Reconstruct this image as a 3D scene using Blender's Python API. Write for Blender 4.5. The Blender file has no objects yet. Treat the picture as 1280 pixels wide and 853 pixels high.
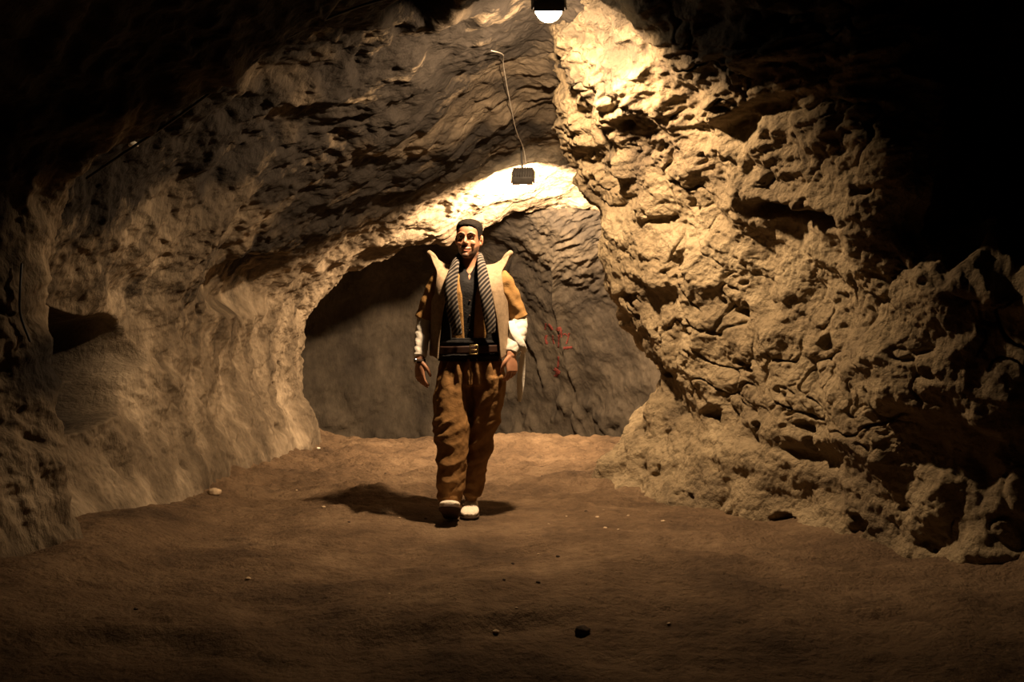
import bpy, bmesh, math, random
import numpy as np
from mathutils import Vector, Matrix
from mathutils.bvhtree import BVHTree

random.seed(7)
PI = math.pi
SC = bpy.context.scene
COL = SC.collection

# ------------------------------------------------------------------ camera
F = 1244.0
cam_d = bpy.data.cameras.new('camera')
cam = bpy.data.objects.new('camera', cam_d); COL.objects.link(cam)
cam.location = (0, 0, 1.16)
cam.rotation_euler = (PI/2, 0, 0)
cam_d.sensor_width = 36.0
cam_d.lens = 36.0*F/1280.0
cam_d.shift_y = -26.5/1280.0
cam_d.clip_start = 0.05
SC.camera = cam

# ------------------------------------------------------------------ world, exposure
w = bpy.data.worlds.new('world'); SC.world = w; w.use_nodes = True
w.node_tree.nodes['Background'].inputs[0].default_value = (0.0012, 0.0010, 0.0009, 1)
w.node_tree.nodes['Background'].inputs[1].default_value = 0.25
vs = SC.view_settings
vs.view_transform = 'Standard'; vs.look = 'None'; vs.gamma = 1.0; vs.exposure = 0.0
try: vs.use_curve_mapping = False
except Exception: pass
SC.cycles.max_bounces = 5
SC.cycles.diffuse_bounces = 3
SC.cycles.use_denoising = True

LAMP1 = Vector((0.195, 5.30, 2.82))       # floodlight under the roof of the near gallery
LAMP2 = Vector((0.09, 7.96, 2.28))        # floodlight in front of the inner arch, turned away from the entrance
AIM1 = Vector((0, .70, -.71)).normalized()
AIM2 = Vector((.08, .80, -.58)).normalized()
WARM = (1.0, 0.685, 0.40)
P1, P2 = 165.0, 270.0
for P_, loc_, aim_ in ((P1, LAMP1, AIM1), (P2, LAMP2, AIM2)):
    ld = bpy.data.lights.new('floodlight_beam', 'AREA'); ld.energy = P_; ld.color = WARM
    ld.shape = 'DISK'; ld.size = .10
    lo = bpy.data.objects.new('floodlight_beam', ld); COL.objects.link(lo)
    lo.location = loc_+aim_*.10; lo.rotation_euler = aim_.to_track_quat('-Z', 'Y').to_euler()

# ------------------------------------------------------------------ noise
_r = np.random.RandomState(11)
_perm = np.tile(_r.permutation(256), 3).astype(np.int32)
_g = _r.normal(size=(256, 3)).astype(np.float32)
_g /= np.linalg.norm(_g, axis=1, keepdims=True)

def noise(p):
    p = np.asarray(p, np.float32)
    sh = p.shape[:-1]; p = p.reshape(-1, 3)
    i = np.floor(p).astype(np.int32); f = p - i; i &= 255
    u = f*f*f*(f*(f*6-15)+10)
    out = 0
    for dx in (0, 1):
        wx = u[:, 0] if dx else 1-u[:, 0]
        a = _perm[i[:, 0]+dx]
        for dy in (0, 1):
            wy = wx*(u[:, 1] if dy else 1-u[:, 1])
            b = _perm[a+i[:, 1]+dy]
            for dz in (0, 1):
                g = _g[_perm[b+i[:, 2]+dz]]
                d = g[:, 0]*(f[:, 0]-dx)+g[:, 1]*(f[:, 1]-dy)+g[:, 2]*(f[:, 2]-dz)
                out = out+wy*(u[:, 2] if dz else 1-u[:, 2])*d
    return (out*1.5).reshape(sh)

def fbm(p, o=4, gain=.5, lac=2.03):
    s = 0; a = 1
    p = np.asarray(p, np.float32)
    for k in range(o):
        s = s+a*noise(p+17.3*k); p = p*lac; a *= gain
    return s

def ridged(p, o=3, gain=.5):
    s = 0; a = 1; p = np.asarray(p, np.float32)
    for k in range(o):
        s = s+a*(1-np.abs(noise(p+9.1*k))*2); p = p*2.05; a *= gain
    return s

def worley(p, seed=0):
    p = np.asarray(p, np.float32); sh = p.shape[:-1]; p = p.reshape(-1, 3)
    i = np.floor(p).astype(np.int32); f1 = np.full(len(p), 9., np.float32); f2 = f1.copy()
    for dx in (-1, 0, 1):
        for dy in (-1, 0, 1):
            for dz in (-1, 0, 1):
                c = i+np.array([dx, dy, dz])
                h = _perm[_perm[_perm[(c[:, 0]+seed) & 255]+(c[:, 1] & 255)]+(c[:, 2] & 255)]
                q = c+(_g[h]*.42+.5)
                d = ((q-p)**2).sum(1)
                f2 = np.minimum(f2, np.maximum(d, f1)); f1 = np.minimum(f1, d)
    return np.sqrt(f1).reshape(sh), np.sqrt(f2).reshape(sh)

def gauss(t, c, s): return np.exp(-((t-c)/s)**2)
def sstep(a, b, t):
    t = np.clip((t-a)/(b-a), 0, 1); return t*t*(3-2*t)

def spline(ctrl, ts, axis=0):
    """Catmull-Rom through ctrl along axis at index positions ts"""
    c = np.moveaxis(np.asarray(ctrl, float), axis, 0); n = len(c)
    i = np.clip(np.floor(ts).astype(int), 0, n-2); t = (ts-i).reshape((-1,)+(1,)*(c.ndim-1))
    p0 = c[np.clip(i-1, 0, n-1)]; p1 = c[i]; p2 = c[i+1]; p3 = c[np.clip(i+2, 0, n-1)]
    r = .5*((2*p1)+(-p0+p2)*t+(2*p0-5*p1+4*p2-p3)*t*t+(-p0+3*p1-3*p2+p3)*t**3)
    return np.moveaxis(r, 0, axis)

def grid_normals(P, flip=False):
    du = np.gradient(P, axis=0); dv = np.gradient(P, axis=1)
    n = np.cross(du, dv); n /= np.linalg.norm(n, axis=-1, keepdims=True)+1e-9
    return -n if flip else n

# ------------------------------------------------------------------ mesh helpers
def mesh_np(name, V, Fq, mat=None, parent=None, smooth=True, uv=None):
    me = bpy.data.meshes.new(name)
    V = np.asarray(V, np.float32).reshape(-1, 3); Fq = np.asarray(Fq, np.int32)
    k = Fq.shape[1]
    me.vertices.add(len(V)); me.vertices.foreach_set('co', V.ravel())
    me.loops.add(Fq.size); me.loops.foreach_set('vertex_index', Fq.ravel())
    me.polygons.add(len(Fq)); me.polygons.foreach_set('loop_start', np.arange(0, Fq.size, k, dtype=np.int32))
    me.polygons.foreach_set('loop_total', np.full(len(Fq), k, np.int32))
    if smooth: me.polygons.foreach_set('use_smooth', np.ones(len(Fq), bool))
    if uv is not None:
        l = me.uv_layers.new(name='uv'); l.data.foreach_set('uv', np.asarray(uv, np.float32)[Fq.ravel()].ravel())
    me.update(); me.validate()
    if mat: me.materials.append(mat)
    o = bpy.data.objects.new(name, me); COL.objects.link(o)
    if parent: o.parent = parent
    return o

def grid_faces(n, m):
    a = np.arange(n*m).reshape(n, m)
    return np.stack([a[:-1, :-1], a[1:, :-1], a[1:, 1:], a[:-1, 1:]], -1).reshape(-1, 4)

def grid_obj(name, P, mat, parent=None, flip=False):
    n, m = P.shape[:2]; f = grid_faces(n, m)
    if flip: f = f[:, ::-1]
    return mesh_np(name, P.reshape(-1, 3), f, mat, parent)

def structure(o): o['kind'] = 'structure'; return o
def tag(o, label, cat, group=None, kind=None):
    o['label'] = label; o['category'] = cat
    if group: o['group'] = group
    if kind: o['kind'] = kind
    return o

# ------------------------------------------------------------------ materials
def nt(name):
    m = bpy.data.materials.new(name); m.use_nodes = True
    t = m.node_tree; b = t.nodes['Principled BSDF']
    return m, t, b
def N(t, typ, **kw):
    n = t.nodes.new(typ)
    for k, v in kw.items():
        if k.startswith('i_'):
            n.inputs[k[2:].replace('_', ' ')].default_value = v
        else: setattr(n, k, v)
    return n
def ramp(t, stops):
    r = t.nodes.new('ShaderNodeValToRGB'); e = r.color_ramp.elements
    while len(e) < len(stops): e.new(.5)
    for k, (p, c) in enumerate(stops): e[k].position = p; e[k].color = (*c, 1) if len(c) == 3 else c
    return r
def mixc(t, fac, a, b, blend='MIX'):
    m = t.nodes.new('ShaderNodeMix'); m.data_type = 'RGBA'; m.blend_type = blend
    for s, v in ((0, fac), (6, a), (7, b)):
        if hasattr(v, 'is_output'): t.links.new(v, m.inputs[s])
        elif s == 0: m.inputs[0].default_value = v
        else: m.inputs[s].default_value = (*v, 1)
    return m.outputs[2]

def rock(name, light, mid, dark, soot_amt, soot_z0, soot_z1, stretch=(1, 1, 1), rot=(0, 0, 0), bump=.6, soot_shade_col=(.035, .03, .026), fine=1.0, soot_bias=.0):
    m, t, b = nt(name); L = t.links.new
    tc = N(t, 'ShaderNodeTexCoord')
    mp = N(t, 'ShaderNodeMapping'); mp.inputs['Scale'].default_value = stretch; mp.inputs['Rotation'].default_value = rot
    L(tc.outputs['Object'], mp.inputs[0])
    n1 = N(t, 'ShaderNodeTexNoise', i_Scale=1.7, i_Detail=10.0, i_Roughness=.62); L(mp.outputs[0], n1.inputs['Vector'])
    r1 = ramp(t, [(.30, dark), (.5, mid), (.68, light)]); L(n1.outputs[0], r1.inputs[0])
    n2 = N(t, 'ShaderNodeTexNoise', i_Scale=14.0, i_Detail=8.0, i_Roughness=.7); L(mp.outputs[0], n2.inputs['Vector'])
    r2 = ramp(t, [(.3, (.55, .55, .55)), (.7, (1.12, 1.12, 1.12))]); L(n2.outputs[0], r2.inputs[0])
    c = mixc(t, .75, r1.outputs[0], r2.outputs[0], 'MULTIPLY')
    # soot: dark patches, stronger towards the roof; painted-in shade comes on top
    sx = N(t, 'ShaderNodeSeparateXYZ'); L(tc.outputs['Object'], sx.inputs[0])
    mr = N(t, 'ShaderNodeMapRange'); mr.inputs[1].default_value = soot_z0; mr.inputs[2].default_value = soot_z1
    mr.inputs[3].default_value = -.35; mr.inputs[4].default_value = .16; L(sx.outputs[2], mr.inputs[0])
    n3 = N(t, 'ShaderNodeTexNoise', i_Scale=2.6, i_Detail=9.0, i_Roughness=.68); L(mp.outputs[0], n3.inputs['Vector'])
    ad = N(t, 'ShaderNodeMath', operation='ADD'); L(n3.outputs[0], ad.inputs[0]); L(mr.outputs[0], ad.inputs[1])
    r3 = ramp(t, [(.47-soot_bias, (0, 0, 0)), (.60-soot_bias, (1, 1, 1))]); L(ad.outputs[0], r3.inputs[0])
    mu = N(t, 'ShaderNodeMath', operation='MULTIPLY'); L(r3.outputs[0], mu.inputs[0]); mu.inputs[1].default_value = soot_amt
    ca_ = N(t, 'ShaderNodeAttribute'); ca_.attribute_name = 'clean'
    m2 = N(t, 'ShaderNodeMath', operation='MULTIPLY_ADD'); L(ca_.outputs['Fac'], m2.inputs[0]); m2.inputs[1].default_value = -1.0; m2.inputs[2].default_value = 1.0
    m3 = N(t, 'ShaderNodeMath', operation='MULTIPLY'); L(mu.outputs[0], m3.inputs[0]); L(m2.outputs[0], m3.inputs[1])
    st_ = N(t, 'ShaderNodeAttribute'); st_.attribute_name = 'painted_shade'
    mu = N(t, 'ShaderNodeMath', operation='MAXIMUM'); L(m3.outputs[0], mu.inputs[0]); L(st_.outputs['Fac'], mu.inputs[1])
    c = mixc(t, mu.outputs[0], c, soot_shade_col)
    L(c, b.inputs['Base Color'])
    b.inputs['Roughness'].default_value = .93; b.inputs['Specular IOR Level'].default_value = .15
    nb = N(t, 'ShaderNodeTexNoise', i_Scale=22.0*fine, i_Detail=9.0, i_Roughness=.66); L(mp.outputs[0], nb.inputs['Vector'])
    vo = N(t, 'ShaderNodeTexVoronoi', i_Scale=34.0*fine); L(mp.outputs[0], vo.inputs['Vector'])
    am = N(t, 'ShaderNodeMath', operation='MULTIPLY_ADD'); L(vo.outputs[0], am.inputs[0]); am.inputs[1].default_value = -.30; L(nb.outputs[0], am.inputs[2])
    nf = N(t, 'ShaderNodeTexNoise', i_Scale=85.0*fine, i_Detail=5.0, i_Roughness=.7); L(mp.outputs[0], nf.inputs['Vector'])
    a2 = N(t, 'ShaderNodeMath', operation='MULTIPLY_ADD'); L(nf.outputs[0], a2.inputs[0]); a2.inputs[1].default_value = .38; L(am.outputs[0], a2.inputs[2]); am = a2
    bp = N(t, 'ShaderNodeBump', i_Strength=bump, i_Distance=.035); L(am.outputs[0], bp.inputs['Height']); L(bp.outputs[0], b.inputs['Normal'])
    return m

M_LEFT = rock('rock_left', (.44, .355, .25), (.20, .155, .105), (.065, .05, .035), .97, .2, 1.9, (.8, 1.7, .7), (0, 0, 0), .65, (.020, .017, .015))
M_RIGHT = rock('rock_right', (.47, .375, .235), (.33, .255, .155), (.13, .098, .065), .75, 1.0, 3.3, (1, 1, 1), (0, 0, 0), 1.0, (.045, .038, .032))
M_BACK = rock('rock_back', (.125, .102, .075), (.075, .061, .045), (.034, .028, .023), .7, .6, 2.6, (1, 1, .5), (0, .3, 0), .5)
M_FLOOR = rock('packed_earth', (.26, .178, .108), (.175, .115, .068), (.085, .056, .035), .55, -1.0, 1.0, (1, 1, 1), (0, 0, 0), .9, (.045, .031, .022), 1.3)

def simple(name, col, rough=.7, spec=.3, metal=0, emit=None, est=0, noise_scale=None, var=.25, bump=0, bscale=60):
    m, t, b = nt(name); L = t.links.new
    b.inputs['Base Color'].default_value = (*col, 1); b.inputs['Roughness'].default_value = rough
    b.inputs['Specular IOR Level'].default_value = spec; b.inputs['Metallic'].default_value = metal
    if emit: b.inputs['Emission Color'].default_value = (*emit, 1); b.inputs['Emission Strength'].default_value = est
    if noise_scale:
        tc = N(t, 'ShaderNodeTexCoord'); n = N(t, 'ShaderNodeTexNoise', i_Scale=noise_scale, i_Detail=6.0); L(tc.outputs['Object'], n.inputs['Vector'])
        lo = tuple(c*(1-var) for c in col); hi = tuple(min(1, c*(1+var)) for c in col)
        r = ramp(t, [(.3, lo), (.7, hi)]); L(n.outputs[0], r.inputs[0]); L(r.outputs[0], b.inputs['Base Color'])
    if bump:
        tc = N(t, 'ShaderNodeTexCoord'); n = N(t, 'ShaderNodeTexNoise', i_Scale=bscale, i_Detail=5.0); L(tc.outputs['Object'], n.inputs['Vector'])
        bp = N(t, 'ShaderNodeBump', i_Strength=bump, i_Distance=.01); L(n.outputs[0], bp.inputs['Height']); L(bp.outputs[0], b.inputs['Normal'])
    return m

# ================================================================== THE CAVE
# ---- left wall and roof: one loft of arch sections along y
SEC = [
 (-1.6, [(-2.9,-.25),(-3.0,.4),(-3.0,.9),(-2.9,1.4),(-2.6,1.95),(-1.9,2.5),(-.9,2.95),(.1,3.15),(1.2,3.1),(2.6,2.9),(3.8,2.6)]),
 (2.6,  [(-2.7,-.25),(-2.8,.4),(-2.85,.9),(-2.8,1.4),(-2.5,1.95),(-1.8,2.5),(-.9,2.95),(.1,3.12),(1.2,3.1),(2.6,2.9),(3.8,2.6)]),
 (4.1,  [(-2.20,-.25),(-2.36,.35),(-2.50,.8),(-2.54,1.25),(-2.40,1.85),(-1.85,2.3),(-.95,2.82),(.1,3.05),(.9,3.05),(2.2,2.85),(3.6,2.6)]),
 (4.70, [(-1.98,-.25),(-2.08,.32),(-2.20,.75),(-2.28,1.2),(-2.17,1.72),(-1.74,2.08),(-.91,2.63),(.08,2.98),(.75,3.0),(1.6,2.78),(3.4,2.6)]),
 (5.08, [(-2.12,-.25),(-2.40,.32),(-2.60,.75),(-2.60,1.2),(-2.36,1.76),(-1.84,2.24),(-.97,2.72),(.10,3.02),(.65,3.0),(1.5,2.75),(3.2,2.6)]),
 (5.7,  [(-2.0,-.25),(-2.20,.32),(-2.32,.75),(-2.36,1.2),(-2.20,1.72),(-1.72,2.18),(-.92,2.66),(.10,3.0),(.55,2.98),(1.4,2.7),(3.0,2.5)]),
 (6.6,  [(-2.0,-.25),(-2.14,.32),(-2.24,.75),(-2.26,1.2),(-2.05,1.66),(-1.55,2.05),(-.86,2.46),(.10,2.78),(.50,2.78),(1.2,2.55),(2.6,2.3)]),
 (7.7,  [(-1.90,-.25),(-2.04,.32),(-2.13,.75),(-2.12,1.15),(-1.92,1.54),(-1.42,1.88),(-.78,2.18),(.10,2.52),(.50,2.52),(1.1,2.3),(1.9,1.6)]),
 (8.6,  [(-1.82,-.25),(-1.95,.30),(-2.04,.67),(-2.04,1.02),(-1.88,1.38),(-1.38,1.74),(-.74,2.03),(.08,2.32),(.50,2.34),(1.1,2.15),(1.7,1.4)]),
 (9.05, [(-1.78,-.25),(-1.90,.27),(-1.98,.64),(-1.98,.95),(-1.86,1.30),(-1.38,1.67),(-.74,1.94),(.02,2.16),(.55,2.17),(1.2,2.0),(1.7,1.3)]),
 (9.25, [(-1.84,-.25),(-1.95,.27),(-2.04,.64),(-2.04,.96),(-1.92,1.34),(-1.42,1.71),(-.74,1.99),(.02,2.14),(.6,2.2),(1.3,2.1),(1.8,1.4)]),
 (9.38, [(-2.2,-.25),(-2.35,.27),(-2.45,.64),(-2.45,1.0),(-2.3,1.55),(-1.65,2.05),(-.8,2.35),(.02,2.5),(.7,2.5),(1.6,2.3),(2.2,1.5)]),
]
ctrl = np.array([[(x, y, z) for x, z in pts] for y, pts in SEC])
ts = np.concatenate([np.linspace(0, 2, 50)[:-1], np.linspace(2, 4, 170)[:-1], np.linspace(4, 9, 600)[:-1], np.linspace(9, 11, 50)])
us = np.linspace(0, 10, 640)
A = spline(spline(ctrl, ts, 0), us, 1)
nA = grid_normals(A, flip=True)
# make sure normals face inside
if np.mean((np.array([0, 6, 1.2])-A[300:600])*nA[300:600]) < 0: nA = -nA
X, Y, Z = A[..., 0], A[..., 1], A[..., 2]
arc = us[None, :]*np.ones_like(X)                    # 0 base .. 7 crest .. 10 right
roofw = sstep(3.0, 5.4, arc)
S = arc*.52                                          # metres along the arch
warp = .35*fbm(A*.8+30, 2)
Q = np.stack([S+.45*Y, Y+.25*S+warp, warp*2], -1)    # strokes run up the wall and over the roof
d = .10*fbm(A*.95, 3)+.045*fbm(A*2.6+4, 3)
Q2 = Q+.10*np.stack([fbm(A*3+60, 3), fbm(A*3+66, 3), 0*X], -1)
d += .040*fbm(Q2*np.array([1.3, 3.6, 1]), 3)+.014*fbm(Q2*np.array([3.6, 11, 1])+7, 3)*(1-.5*roofw)
d += roofw*.020*(ridged(Q2*np.array([1.5, 4.6, 1])+3, 3)-1)
d += .024*fbm(A*6.5, 4)+.007*fbm(A*21, 3)
patch = sstep(.15, .5, fbm(A*1.5+50, 2))
d += roofw*patch*(.028*fbm(A*9, 3)-.02*sstep(.2, .6, noise(A*7)))
d += .17*(arc < 3)*sstep(.50, -.05, Z)*sstep(5.2, 6.5, Y)
# pits in the lower wall
d -= (1-roofw)*.05*sstep(.52, .8, noise(Q*np.array([6, 9, 1])+2))
d *= .45+.55*sstep(-.05, .45, Z)
# hollows: low niche behind the near rib, shallow pocket further in, black hole in the roof
nz_ = .45*fbm(A*1.9+12, 2)
nq = 1-((Y-5.25)/.82)**2-((Z-.90-.10*noise(A*2))/.32)**2+nz_
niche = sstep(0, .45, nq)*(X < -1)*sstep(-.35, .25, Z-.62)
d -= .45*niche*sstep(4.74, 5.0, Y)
d += .02*gauss(Y, 4.70, .14)*(arc < 6)
d -= .22*sstep(.2, .8, gauss(Y+.25*(Z-1.4), 7.5, .62)*gauss(Z, 1.42, .26)*(X < -1))*sstep(1.17, 1.24, Z+.05*noise(A*4))
d += .16*gauss(Y, 6.35, .30)*gauss(Z, 1.25, .7)*(X < -1)
d -= .30*sstep(.3, .8, gauss(Y, 5.35, .28)*gauss(X, -.50, .22)*(Z > 2))
d -= .14*gauss(arc, 7.1, .5)*gauss(Y, 6.3, .8)
# rounded bright lip of the inner arch
d += .05*gauss(Y, 8.98, .16)*(arc < 6.6)
A2 = A+nA*d[..., None]
cut = int(np.searchsorted(us, 4.1))
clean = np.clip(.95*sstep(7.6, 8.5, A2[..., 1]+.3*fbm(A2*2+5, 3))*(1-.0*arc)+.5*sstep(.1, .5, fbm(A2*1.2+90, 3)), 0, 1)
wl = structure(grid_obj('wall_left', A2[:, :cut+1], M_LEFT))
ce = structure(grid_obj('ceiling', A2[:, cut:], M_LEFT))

def attr(o, name, vals):
    a = o.data.attributes.new(name, 'FLOAT', 'POINT'); a.data.foreach_set('value', np.ascontiguousarray(vals, np.float32).ravel())
painted_shade = np.maximum(niche*.96, .93*sstep(4.9, 4.4, Y+.25*fbm(A*2+33, 3))*sstep(1.2, 1.7, Z))  # shade of the niche and the unlit near roof, painted in the soot colour
attr(wl, 'painted_shade', painted_shade[:, :cut+1]); attr(ce, 'painted_shade', painted_shade[:, cut:])
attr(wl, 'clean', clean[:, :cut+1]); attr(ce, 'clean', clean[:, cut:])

# ---- right wall: contour lines at rising z, far end to near end
LV = [
 (-.3, [(2.2,9.6),(1.30,8.3),(.60,7.25),(.90,6.6),(1.24,6.0),(1.60,5.45),(1.98,4.9),(2.30,4.3),(2.70,3.6),(2.95,2.4),(3.2,-1.6)]),
 (.15, [(2.2,9.6),(1.35,8.3),(0.7,7.22),(0.98,6.6),(1.3,6.0),(1.68,5.45),(1.98,5.0),(2.32,4.55),(2.78,4.0),(3.05,2.4),(3.3,-1.6)]),
 (.50, [(2.2,9.6),(1.4,8.3),(0.86,7.15),(1.1,6.6),(1.4,6.0),(1.7,5.45),(1.9,5.05),(2.2,4.78),(2.76,4.3),(3.05,2.5),(3.4,-1.6)]),
 (.75, [(2.2,9.6),(1.5,8.3),(1.1,7.22),(1.16,6.6),(1.42,6.0),(1.7,5.42),(1.9,4.95),(2.18,4.65),(2.72,4.3),(3.1,2.8),(3.5,-1.6)]),
 (1.0, [(2.2,9.6),(1.45,8.3),(0.98,7.22),(1.12,6.6),(1.38,6.0),(1.68,5.4),(1.9,4.85),(2.12,4.52),(2.62,4.3),(3.2,3.2),(3.6,-1.6)]),
 (1.30, [(2.1,9.6),(1.38,8.3),(0.84,7.2),(1.04,6.6),(1.32,6.0),(1.6,5.4),(1.84,4.8),(2.02,4.46),(2.48,4.32),(3.3,3.8),(3.7,-1.6)]),
 (1.52,[(2.0,9.6),(1.32,8.3),(.74,7.20),(.96,6.6),(1.26,6.0),(1.54,5.40),(1.80,4.80),(2.18,4.86),(2.8,4.80),(3.6,4.2),(3.9,-1.6)]),
 (1.8, [(1.9,9.6),(1.25,8.3),(.64,7.20),(.84,6.6),(1.12,6.0),(1.44,5.40),(1.77,4.76),(2.2,4.92),(3.0,5.0),(3.8,4.4),(4.0,-1.6)]),
 (2.1, [(1.8,9.5),(1.15,8.2),(.52,7.18),(.70,6.6),(.95,6.0),(1.28,5.40),(1.74,4.74),(2.2,4.94),(3.0,5.0),(3.8,4.4),(4.0,-1.6)]),
 (2.4, [(1.7,9.4),(1.0,8.1),(.42,7.10),(.55,6.6),(.76,6.0),(1.10,5.40),(1.70,4.72),(2.2,4.85),(3.0,4.9),(3.8,4.3),(4.0,-1.6)]),
 (2.7, [(1.6,9.3),(.9,8.0),(.34,6.95),(.42,6.5),(.56,5.95),(.88,5.38),(1.55,4.68),(2.1,4.7),(3.0,4.7),(3.8,4.2),(4.0,-1.6)]),
 (3.05,[(1.5,9.2),(.8,7.8),(.24,6.80),(.30,6.4),(.36,5.90),(.50,5.36),(.95,4.60),(2.0,4.5),(3.0,4.5),(3.8,4.0),(4.0,-1.6)]),
]
ctrl = np.array([[(x, y, z) for x, y in pts] for z, pts in LV])
tv = np.linspace(0, 11, 470)
tu = np.concatenate([np.linspace(0, 1.4, 40)[:-1], np.linspace(1.4, 6.6, 520)[:-1], np.linspace(6.6, 8.2, 170)[:-1], np.linspace(8.2, 10, 60)])
B = spline(spline(ctrl, tv, 0), tu, 1)
nB = grid_normals(B)
if np.mean((np.array([0, 5, 1.2])-B[50:200, 150:400])*nB[50:200, 150:400]) < 0: nB = -nB
X, Y, Z = B[..., 0], B[..., 1], B[..., 2]
U = tu[None, :]*np.ones_like(X)
wv = np.stack([fbm(B*2, 3), fbm(B*2+5, 3), fbm(B*2+9, 3)], -1)
f1, f2 = worley(B*np.array([1.5, 1.5, 2.3])+.8*wv)
g1, g2 = worley(B*7.5+.9*wv, 7)
up = sstep(1.7, 2.3, Z)
rough = sstep(-.25, .45, fbm(B*1.3+20, 3))
crack = (1-sstep(0, .07, f2-f1))*sstep(-.1, .4, fbm(B*2.2+70, 2))
d = .13*fbm(B*1.1+2, 3)+.055*fbm(B*3.1, 4)+.05*(.5-f1)-.05*crack
but0 = 1-.88*sstep(5.8, 7.0, U)*(1-sstep(1.5, 1.8, Z))
d += but0*(rough*(.012*(.6-g1)-.010*(1-sstep(0, .10, g2-g1)))+.009*fbm(B*11, 4))+.006*fbm(B*30, 3)+.04*ridged(B*np.array([1.6, 1.6, 2.2])+33, 2)
d -= but0*.07*sstep(.45, .8, fbm(B*np.array([4, 4, 6])+11, 3))
d += up*(.05*ridged(np.stack([X*2, Y*2.4, Z*6], -1), 3)-.06)
# long fissure under a ledge, overhanging brow, grooves
fz = 1.70+.05*np.sin(Y*6)+.04*noise(B*3)
d -= .18*np.exp(-((Z-fz)/.035)**2)*sstep(4.95, 5.1, Y)*(1-sstep(5.4, 5.65, Y))*(X < 2.6)
d += .06*gauss(Z-fz, .09, .06)*gauss(Y, 5.3, .35)
bz = 2.27+.06*noise(B*2.2)
d += .09*sstep(0, .05, Z-bz)*gauss(Y, 5.35, .28)*(U < 7)
d -= .06*np.exp(-((Z-bz+.03)/.04)**2)*gauss(Y, 5.3, .4)
d -= .11*np.exp(-((Z-.52+.16*(6.2-Y)+.06*noise(B*5))/.05)**2)*gauss(Y, 5.9, .5)*(U < 7)*sstep(-.3, .3, noise(B*3+4))
# flowstone runnels on the buttress
but = sstep(6.0, 7.2, U)*(1-sstep(1.5, 1.8, Z))
d += but*(.05*fbm(np.stack([X*5, Y*5, Z*1.3], -1), 2)+.018*fbm(np.stack([X*16, Y*16, Z*3], -1), 2))
d += .14*sstep(.2, .9, ridged(np.stack([X*4, Y*4, Z*.6], -1), 1))*gauss(Z, 1.46, .2)*sstep(6.4, 7.2, U)
d += .06*np.exp(-((U-6.55-.25*(1.7-Z))/.05)**2)*gauss(Z, 1.75, .25)
B2 = B+nB*d[..., None]
top_shade = .92*np.maximum(sstep(2.30, 2.55, Z+.10*fbm(B*3+6, 3))*sstep(4.6, 5.3, U), sstep(6.6, 7.0, U)*sstep(1.5, 1.7, Z))  # shade painted into the rock colour: high right wall and the recess beside it
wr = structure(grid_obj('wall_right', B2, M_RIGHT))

attr(wr, 'painted_shade', top_shade)

# ---- chamber behind the inner arch
CV = [
 (-.5, [(-3.0,9.1),(-3.3,10.2),(-2.5,11.4),(-1.2,11.8),(-.1,11.6),(.7,11.0),(1.2,10.2),(1.5,9.3),(1.6,8.2)]),
 (.3,  [(-3.0,9.1),(-3.3,10.2),(-2.5,11.4),(-1.2,11.8),(-.1,11.5),(.65,10.8),(1.15,10.1),(1.5,9.2),(1.6,8.2)]),
 (.9,  [(-3.0,9.1),(-3.3,10.2),(-2.5,11.4),(-1.2,11.75),(-.12,11.35),(.60,10.5),(1.10,9.9),(1.5,9.1),(1.6,8.2)]),
 (1.4, [(-2.9,9.1),(-3.2,10.2),(-2.4,11.3),(-1.2,11.6),(-.15,11.0),(.50,10.1),(1.00,9.6),(1.4,9.0),(1.6,8.2)]),
 (1.75,[(-2.8,9.1),(-3.0,10.1),(-2.3,11.1),(-1.2,11.3),(-.2,10.5),(.40,9.7),(.92,9.35),(1.3,8.9),(1.5,8.2)]),
 (2.0, [(-2.7,9.1),(-2.7,10.0),(-2.0,10.8),(-1.1,10.8),(-.2,10.0),(.36,9.4),(.88,9.18),(1.2,8.9),(1.4,8.2)]),
 (2.2, [(-2.3,9.1),(-2.2,9.7),(-1.6,10.1),(-.9,10.1),(-.2,9.5),(.34,9.2),(.86,9.05),(1.1,8.9),(1.3,8.2)]),
 (2.34,[(-1.7,9.1),(-1.5,9.3),(-1.2,9.4),(-.8,9.4),(-.2,9.2),(.34,9.05),(.86,8.95),(1.0,8.8),(1.2,8.2)]),
]
ctrl = np.array([[(x, y, z) for x, y in pts] for z, pts in CV])
Cg = spline(spline(ctrl, np.linspace(0, 7, 230), 0), np.linspace(0, 8, 420), 1)
nC = grid_normals(Cg)
if np.mean((np.array([-.8, 9.6, 1])-Cg)*nC) < 0: nC = -nC
X, Y, Z = Cg[..., 0], Cg[..., 1], Cg[..., 2]
d = .10*fbm(Cg*.9+3, 3)+.03*fbm(Cg*3+1, 4)
stc = np.stack([X*2+Z*2.2, Y*2.5, Z*7-X*4.5], -1)
rt = sstep(-.3, .4, X)*sstep(1.0, 1.6, Z)
d += rt*(.026*ridged(stc*1.5, 3)-.026)+.008*fbm(Cg*16, 3)
for x0, x1, s in ((-.02, .40, .030), (.42, .72, .022)):           # pale flow ribs
    xr = x0+(x1-x0)*(1-sstep(.25, 1.75, Z))
    d += .06*np.exp(-((X-xr)/s)**2)*sstep(.2, .5, Z)*(1-sstep(1.6, 1.9, Z))*(Y > 9.3)
d += .05*sstep(.0, .6, fbm(Cg*4+8, 3))*(1-sstep(.25, .6, Z))
C2 = Cg+nC*d[..., None]
wb = structure(grid_obj('wall_back', C2, M_BACK))

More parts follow.
